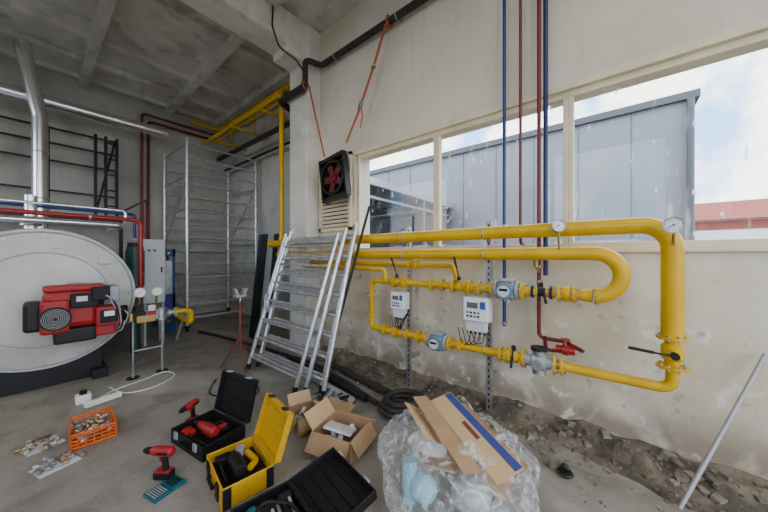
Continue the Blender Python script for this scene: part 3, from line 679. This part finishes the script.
b.tube([(2.18,2.2,.04),(2.4,4.1,.04)],.035,GRY); b.tube([(2.55,2.0,.05),(2.7,3.2,.05)],.045,RUB); b.tube([(2.3,2.1,.045),(2.5,3.9,.045)],.04,BLKM)
b.build()
b=B('metal_bracket_pile')
for i in range(16):
    x=2.0+random.uniform(-.14,.14); y=2.42+random.uniform(-.22,.15); b.box((x,y,.03+.012*(i%5)),(.16,.04,.02),(STEEL,GRY,BLKM)[i%3],rot=(random.uniform(-.2,.2),.1,random.uniform(0,3)))
b.build()
b=B('rubble_debris')
nx,ny=18,150; vs=[];fs=[]
def edge(y): return .40+.24*noise.noise(V((0,y*1.3,2)))+.08*noise.noise(V((0,y*5,7)))
def spill(x,y):
    e=edge(y); f=1-(3.098-x)/e
    if f<0: return 0
    return max(.11*f**1.6+.05*noise.noise(V((x*6,y*6,0)))*min(1,f*3)+.025*noise.noise(V((x*18,y*18,1)))*min(1,f*3),.001)
for j in range(ny+1):
    for i in range(nx+1):
        y=-3+6.8*j/ny; x=3.098-edge(y)*(1-i/nx)
        vs.append((x,y,spill(x,y) if i else -.01))
for j in range(ny):
    for i in range(nx): a=j*(nx+1)+i; fs.append([a,a+1,a+nx+2,a+nx+1])
b.raw(vs,fs,DIRT,True)
for i in range(900):
    y=random.uniform(-1.6,3.8); x=3.06-abs(random.gauss(0,.36)); 
    if x<2.0: continue
    q=random.random(); r=random.uniform(.004,.012) if q<.82 else (random.uniform(.012,.026) if q<.97 else random.uniform(.03,.045))
    vs=[V((random.uniform(.5,1.2)*sx*r,random.uniform(.5,1.2)*sy*r,random.uniform(.5,1)*sz*r*.7)) for sx in (-1,1) for sy in (-1,1) for sz in (-1,1)]
    b.raw(vs,[[0,1,3,2],[4,6,7,5],[0,4,5,1],[2,3,7,6],[0,2,6,4],[1,5,7,3]],ROCK if i%3 else DIRT,False,Matrix.Translation((x,y,r*.5+spill(x,y)))@Matrix.Rotation(random.uniform(0,3),4,'Z'))
b.build()
for (x,y) in ((2.5,.70),(2.45,.28),(2.2,1.05)):
    b=B('rubber_pipe_cap'); b.cyl((x,y,.0),(x,y,.04),.04,BLK); b.cyl((x,y,.04),(x+.03,y,.055),.025,RUB); b.ring((x,y,.02),Zu,.045,.01,RUB); b.build()
b=B('leaning_steel_bar'); b.tube([(2.55,-.32,.02),(3.05,-.78,.95)],.012,GRY); b.build()
def curve(pts,k=8):
    out=[];P=[V(p) for p in pts]
    for i in range(len(P)-1):
        p0=P[max(i-1,0)];p1=P[i];p2=P[i+1];p3=P[min(i+2,len(P)-1)]
        for j in range(k):
            t=j/k; out.append(.5*((2*p1)+(p2-p0)*t+(2*p0-5*p1+4*p2-p3)*t*t+(3*p1-p0-3*p2+p3)*t**3))
    out.append(P[-1]); return out
b=B('white_extension_cable')
b.tube(curve([(.6,4.75,.012),(.7,4.4,.012),(.95,4.35,.012),(1.2,4.55,.012),(1.15,4.8,.012),(.9,4.7,.012),(.62,4.6,.012),(.45,4.45,.012)]),.007,WHT,n=8)
b.box((.5,4.35,.03),(.3,.07,.05),WHT,rot=(0,0,.2),bevel=.008); b.build()
b=B('black_floor_cable'); b.tube(curve([(1.5,4.0,.01),(1.3,3.6,.01),(1.6,3.2,.01),(1.75,3.5,.01),(1.6,4.1,.01)]),.007,BLK,n=6); b.build()
b=B('white_floor_box'); b.box((.36,4.52,.045),(.12,.12,.09),WHT,bevel=.01); b.cyl((.36,4.52,.09),(.36,4.52,.13),.03,BLK); b.build()

# ---------------------------------------------------------------- plastic bag with waste
root=empty('plastic_waste_bag',(1.745,.83,0)); BR=V((1.78,.75,0))
def bagmesh():
    b=B('film'); n,h=150,76; vs=[];fs=[]
    def rid(p): return 1-abs(noise.noise(p))*2
    for i in range(h+1):
        a=math.pi*(.17+.83*i/h)
        for k in range(n):
            t=2*math.pi*k/n; d=V((math.sin(a)*math.cos(t),math.sin(a)*math.sin(t),math.cos(a)))
            w=1+.15*noise.noise(d*1.8)+.09*noise.noise(V((d.x*5,d.y*5,d.z*2.5))+V((3,1,2)))+.035*rid(d*5+V((9,3,1)))+.02*rid(d*11+V((2,3,7)))
            p=V((d.x*.43*w,d.y*.50*w,.25+d.z*.27*w))
            if i<6: p.z+=.05*math.sin(t*5+1)*(6-i)/6; p.x*=1+.05*math.sin(t*9)*(6-i)/6
            p.z=max(p.z,.006); vs.append(p)
    for i in range(h):
        for k in range(n): fs.append([i*n+k,(i+1)*n+k,(i+1)*n+(k+1)%n,i*n+(k+1)%n])
    b.raw(vs,fs,FILM,True); return b.build(root)
bagmesh()
def sheet(name,A,C,w,m,roll=0.,stripes=(),t=.006):
    A=V(A)-BR; C=V(C)-BR; L=(C-A).length; y=(C-A).normalized(); x=y.cross(V((0,0,1))).normalized(); z=x.cross(y)
    M=Matrix.Translation((A+C)/2)@Matrix(((x.x,y.x,z.x,0),(x.y,y.y,z.y,0),(x.z,y.z,z.z,0),(0,0,0,1)))@Matrix.Rotation(roll,4,'Y')
    b=B(name); b.M=M; b.box((0,0,0),(w,L,t),m)
    for (x0,x1,y0,y1,mm) in stripes:
        b.bb((w*x0,L*y0,t*.5),(w*x1,L*y1,t*.5+.0012),mm)
    return b.build(root)
sheet('cardboard_sheet_1',(1.97,.94,.54),(1.62,.34,.44),.18,CARDI,.25,((-.48,-.2,-.49,.49,PAPB),(-.1,.05,-.1,.12,BRN)))
sheet('cardboard_sheet_2',(1.86,1.05,.55),(1.50,.50,.455),.11,CARD,-.1,())
sheet('cardboard_sheet_3',(1.80,1.08,.50),(1.58,.78,.47),.13,CARDI,-.5)
sheet('cardboard_sheet_4',(2.0,.80,.50),(1.78,.32,.38),.10,CARD,.5)
b=B('waste_items'); b.sphere((-.2,.1,.15),(.09,.09,.08),CYAN); b.sphere((.05,.2,.2),(.14,.12,.12),LGRY); b.sphere((-.05,-.15,.15),(.14,.12,.1),GRY); b.cyl((-.24,.18,.05),(-.2,.2,.28),.045,CYAN); b.box((.15,-.2,.15),(.2,.2,.12),CARD,rot=(.2,.3,.5)); b.box((-.05,.1,.24),(.24,.2,.01),CARD,rot=(.3,.2,.8)); b.box((.12,.12,.2),(.05,.3,.16),CARD,rot=(.2,.1,.3)); b.build(root)

# ---------------------------------------------------------------- unseen fill lights added to brighten the room, shaped as ceiling tube fittings
for i,(x,y) in enumerate(((1.0,-.6),(-1.2,1.2))):
    b=B('fill_lamp'); b.bb((x-.6,y-.08,ZC-.3),(x+.6,y+.08,ZC-.22),WHT,.01); b.bb((x-.5,y-.01,ZC-.22),(x-.48,y+.01,ZC),STEEL); b.bb((x+.48,y-.01,ZC-.22),(x+.5,y+.01,ZC),STEEL)
    o=b.build()
    l=bpy.data.lights.new('fill_light','AREA'); l.shape='RECTANGLE'; l.size=1.1; l.size_y=.14; l.energy=30; l.color=(1,.96,.9)
    lo=bpy.data.objects.new('fill_light',l); lo.parent=o; lo.location=(0,0,-.02); bpy.context.collection.objects.link(lo)
# world: bright hazy sky with clouds
w=bpy.data.worlds.new('sky'); bpy.context.scene.world=w; w.use_nodes=True; nt=w.node_tree; bg=nt.nodes['Background']
tc=nt.nodes.new('ShaderNodeTexCoord'); n=nt.nodes.new('ShaderNodeTexNoise'); n.inputs['Scale'].default_value=4.5; n.inputs['Detail'].default_value=7
nt.links.new(tc.outputs['Generated'],n.inputs['Vector'])
r=nt.nodes.new('ShaderNodeValToRGB'); r.color_ramp.elements[0].position=.42; r.color_ramp.elements[0].color=(.26,.45,.80,1); r.color_ramp.elements[1].position=.54; r.color_ramp.elements[1].color=(1,.97,.91,1)
nt.links.new(n.outputs['Fac'],r.inputs[0]); nt.links.new(r.outputs[0],bg.inputs[0]); bg.inputs[1].default_value=5.9
cd=bpy.data.cameras.new('camera'); cam=bpy.data.objects.new('camera',cd); bpy.context.collection.objects.link(cam)
cd.sensor_width=36; cd.lens=285/768*36; cd.clip_start=.05; cd.clip_end=300
cam.location=(0,0,1.6); cam.rotation_euler=(math.radians(90),0,math.radians(-51.1))
bpy.context.scene.camera=cam
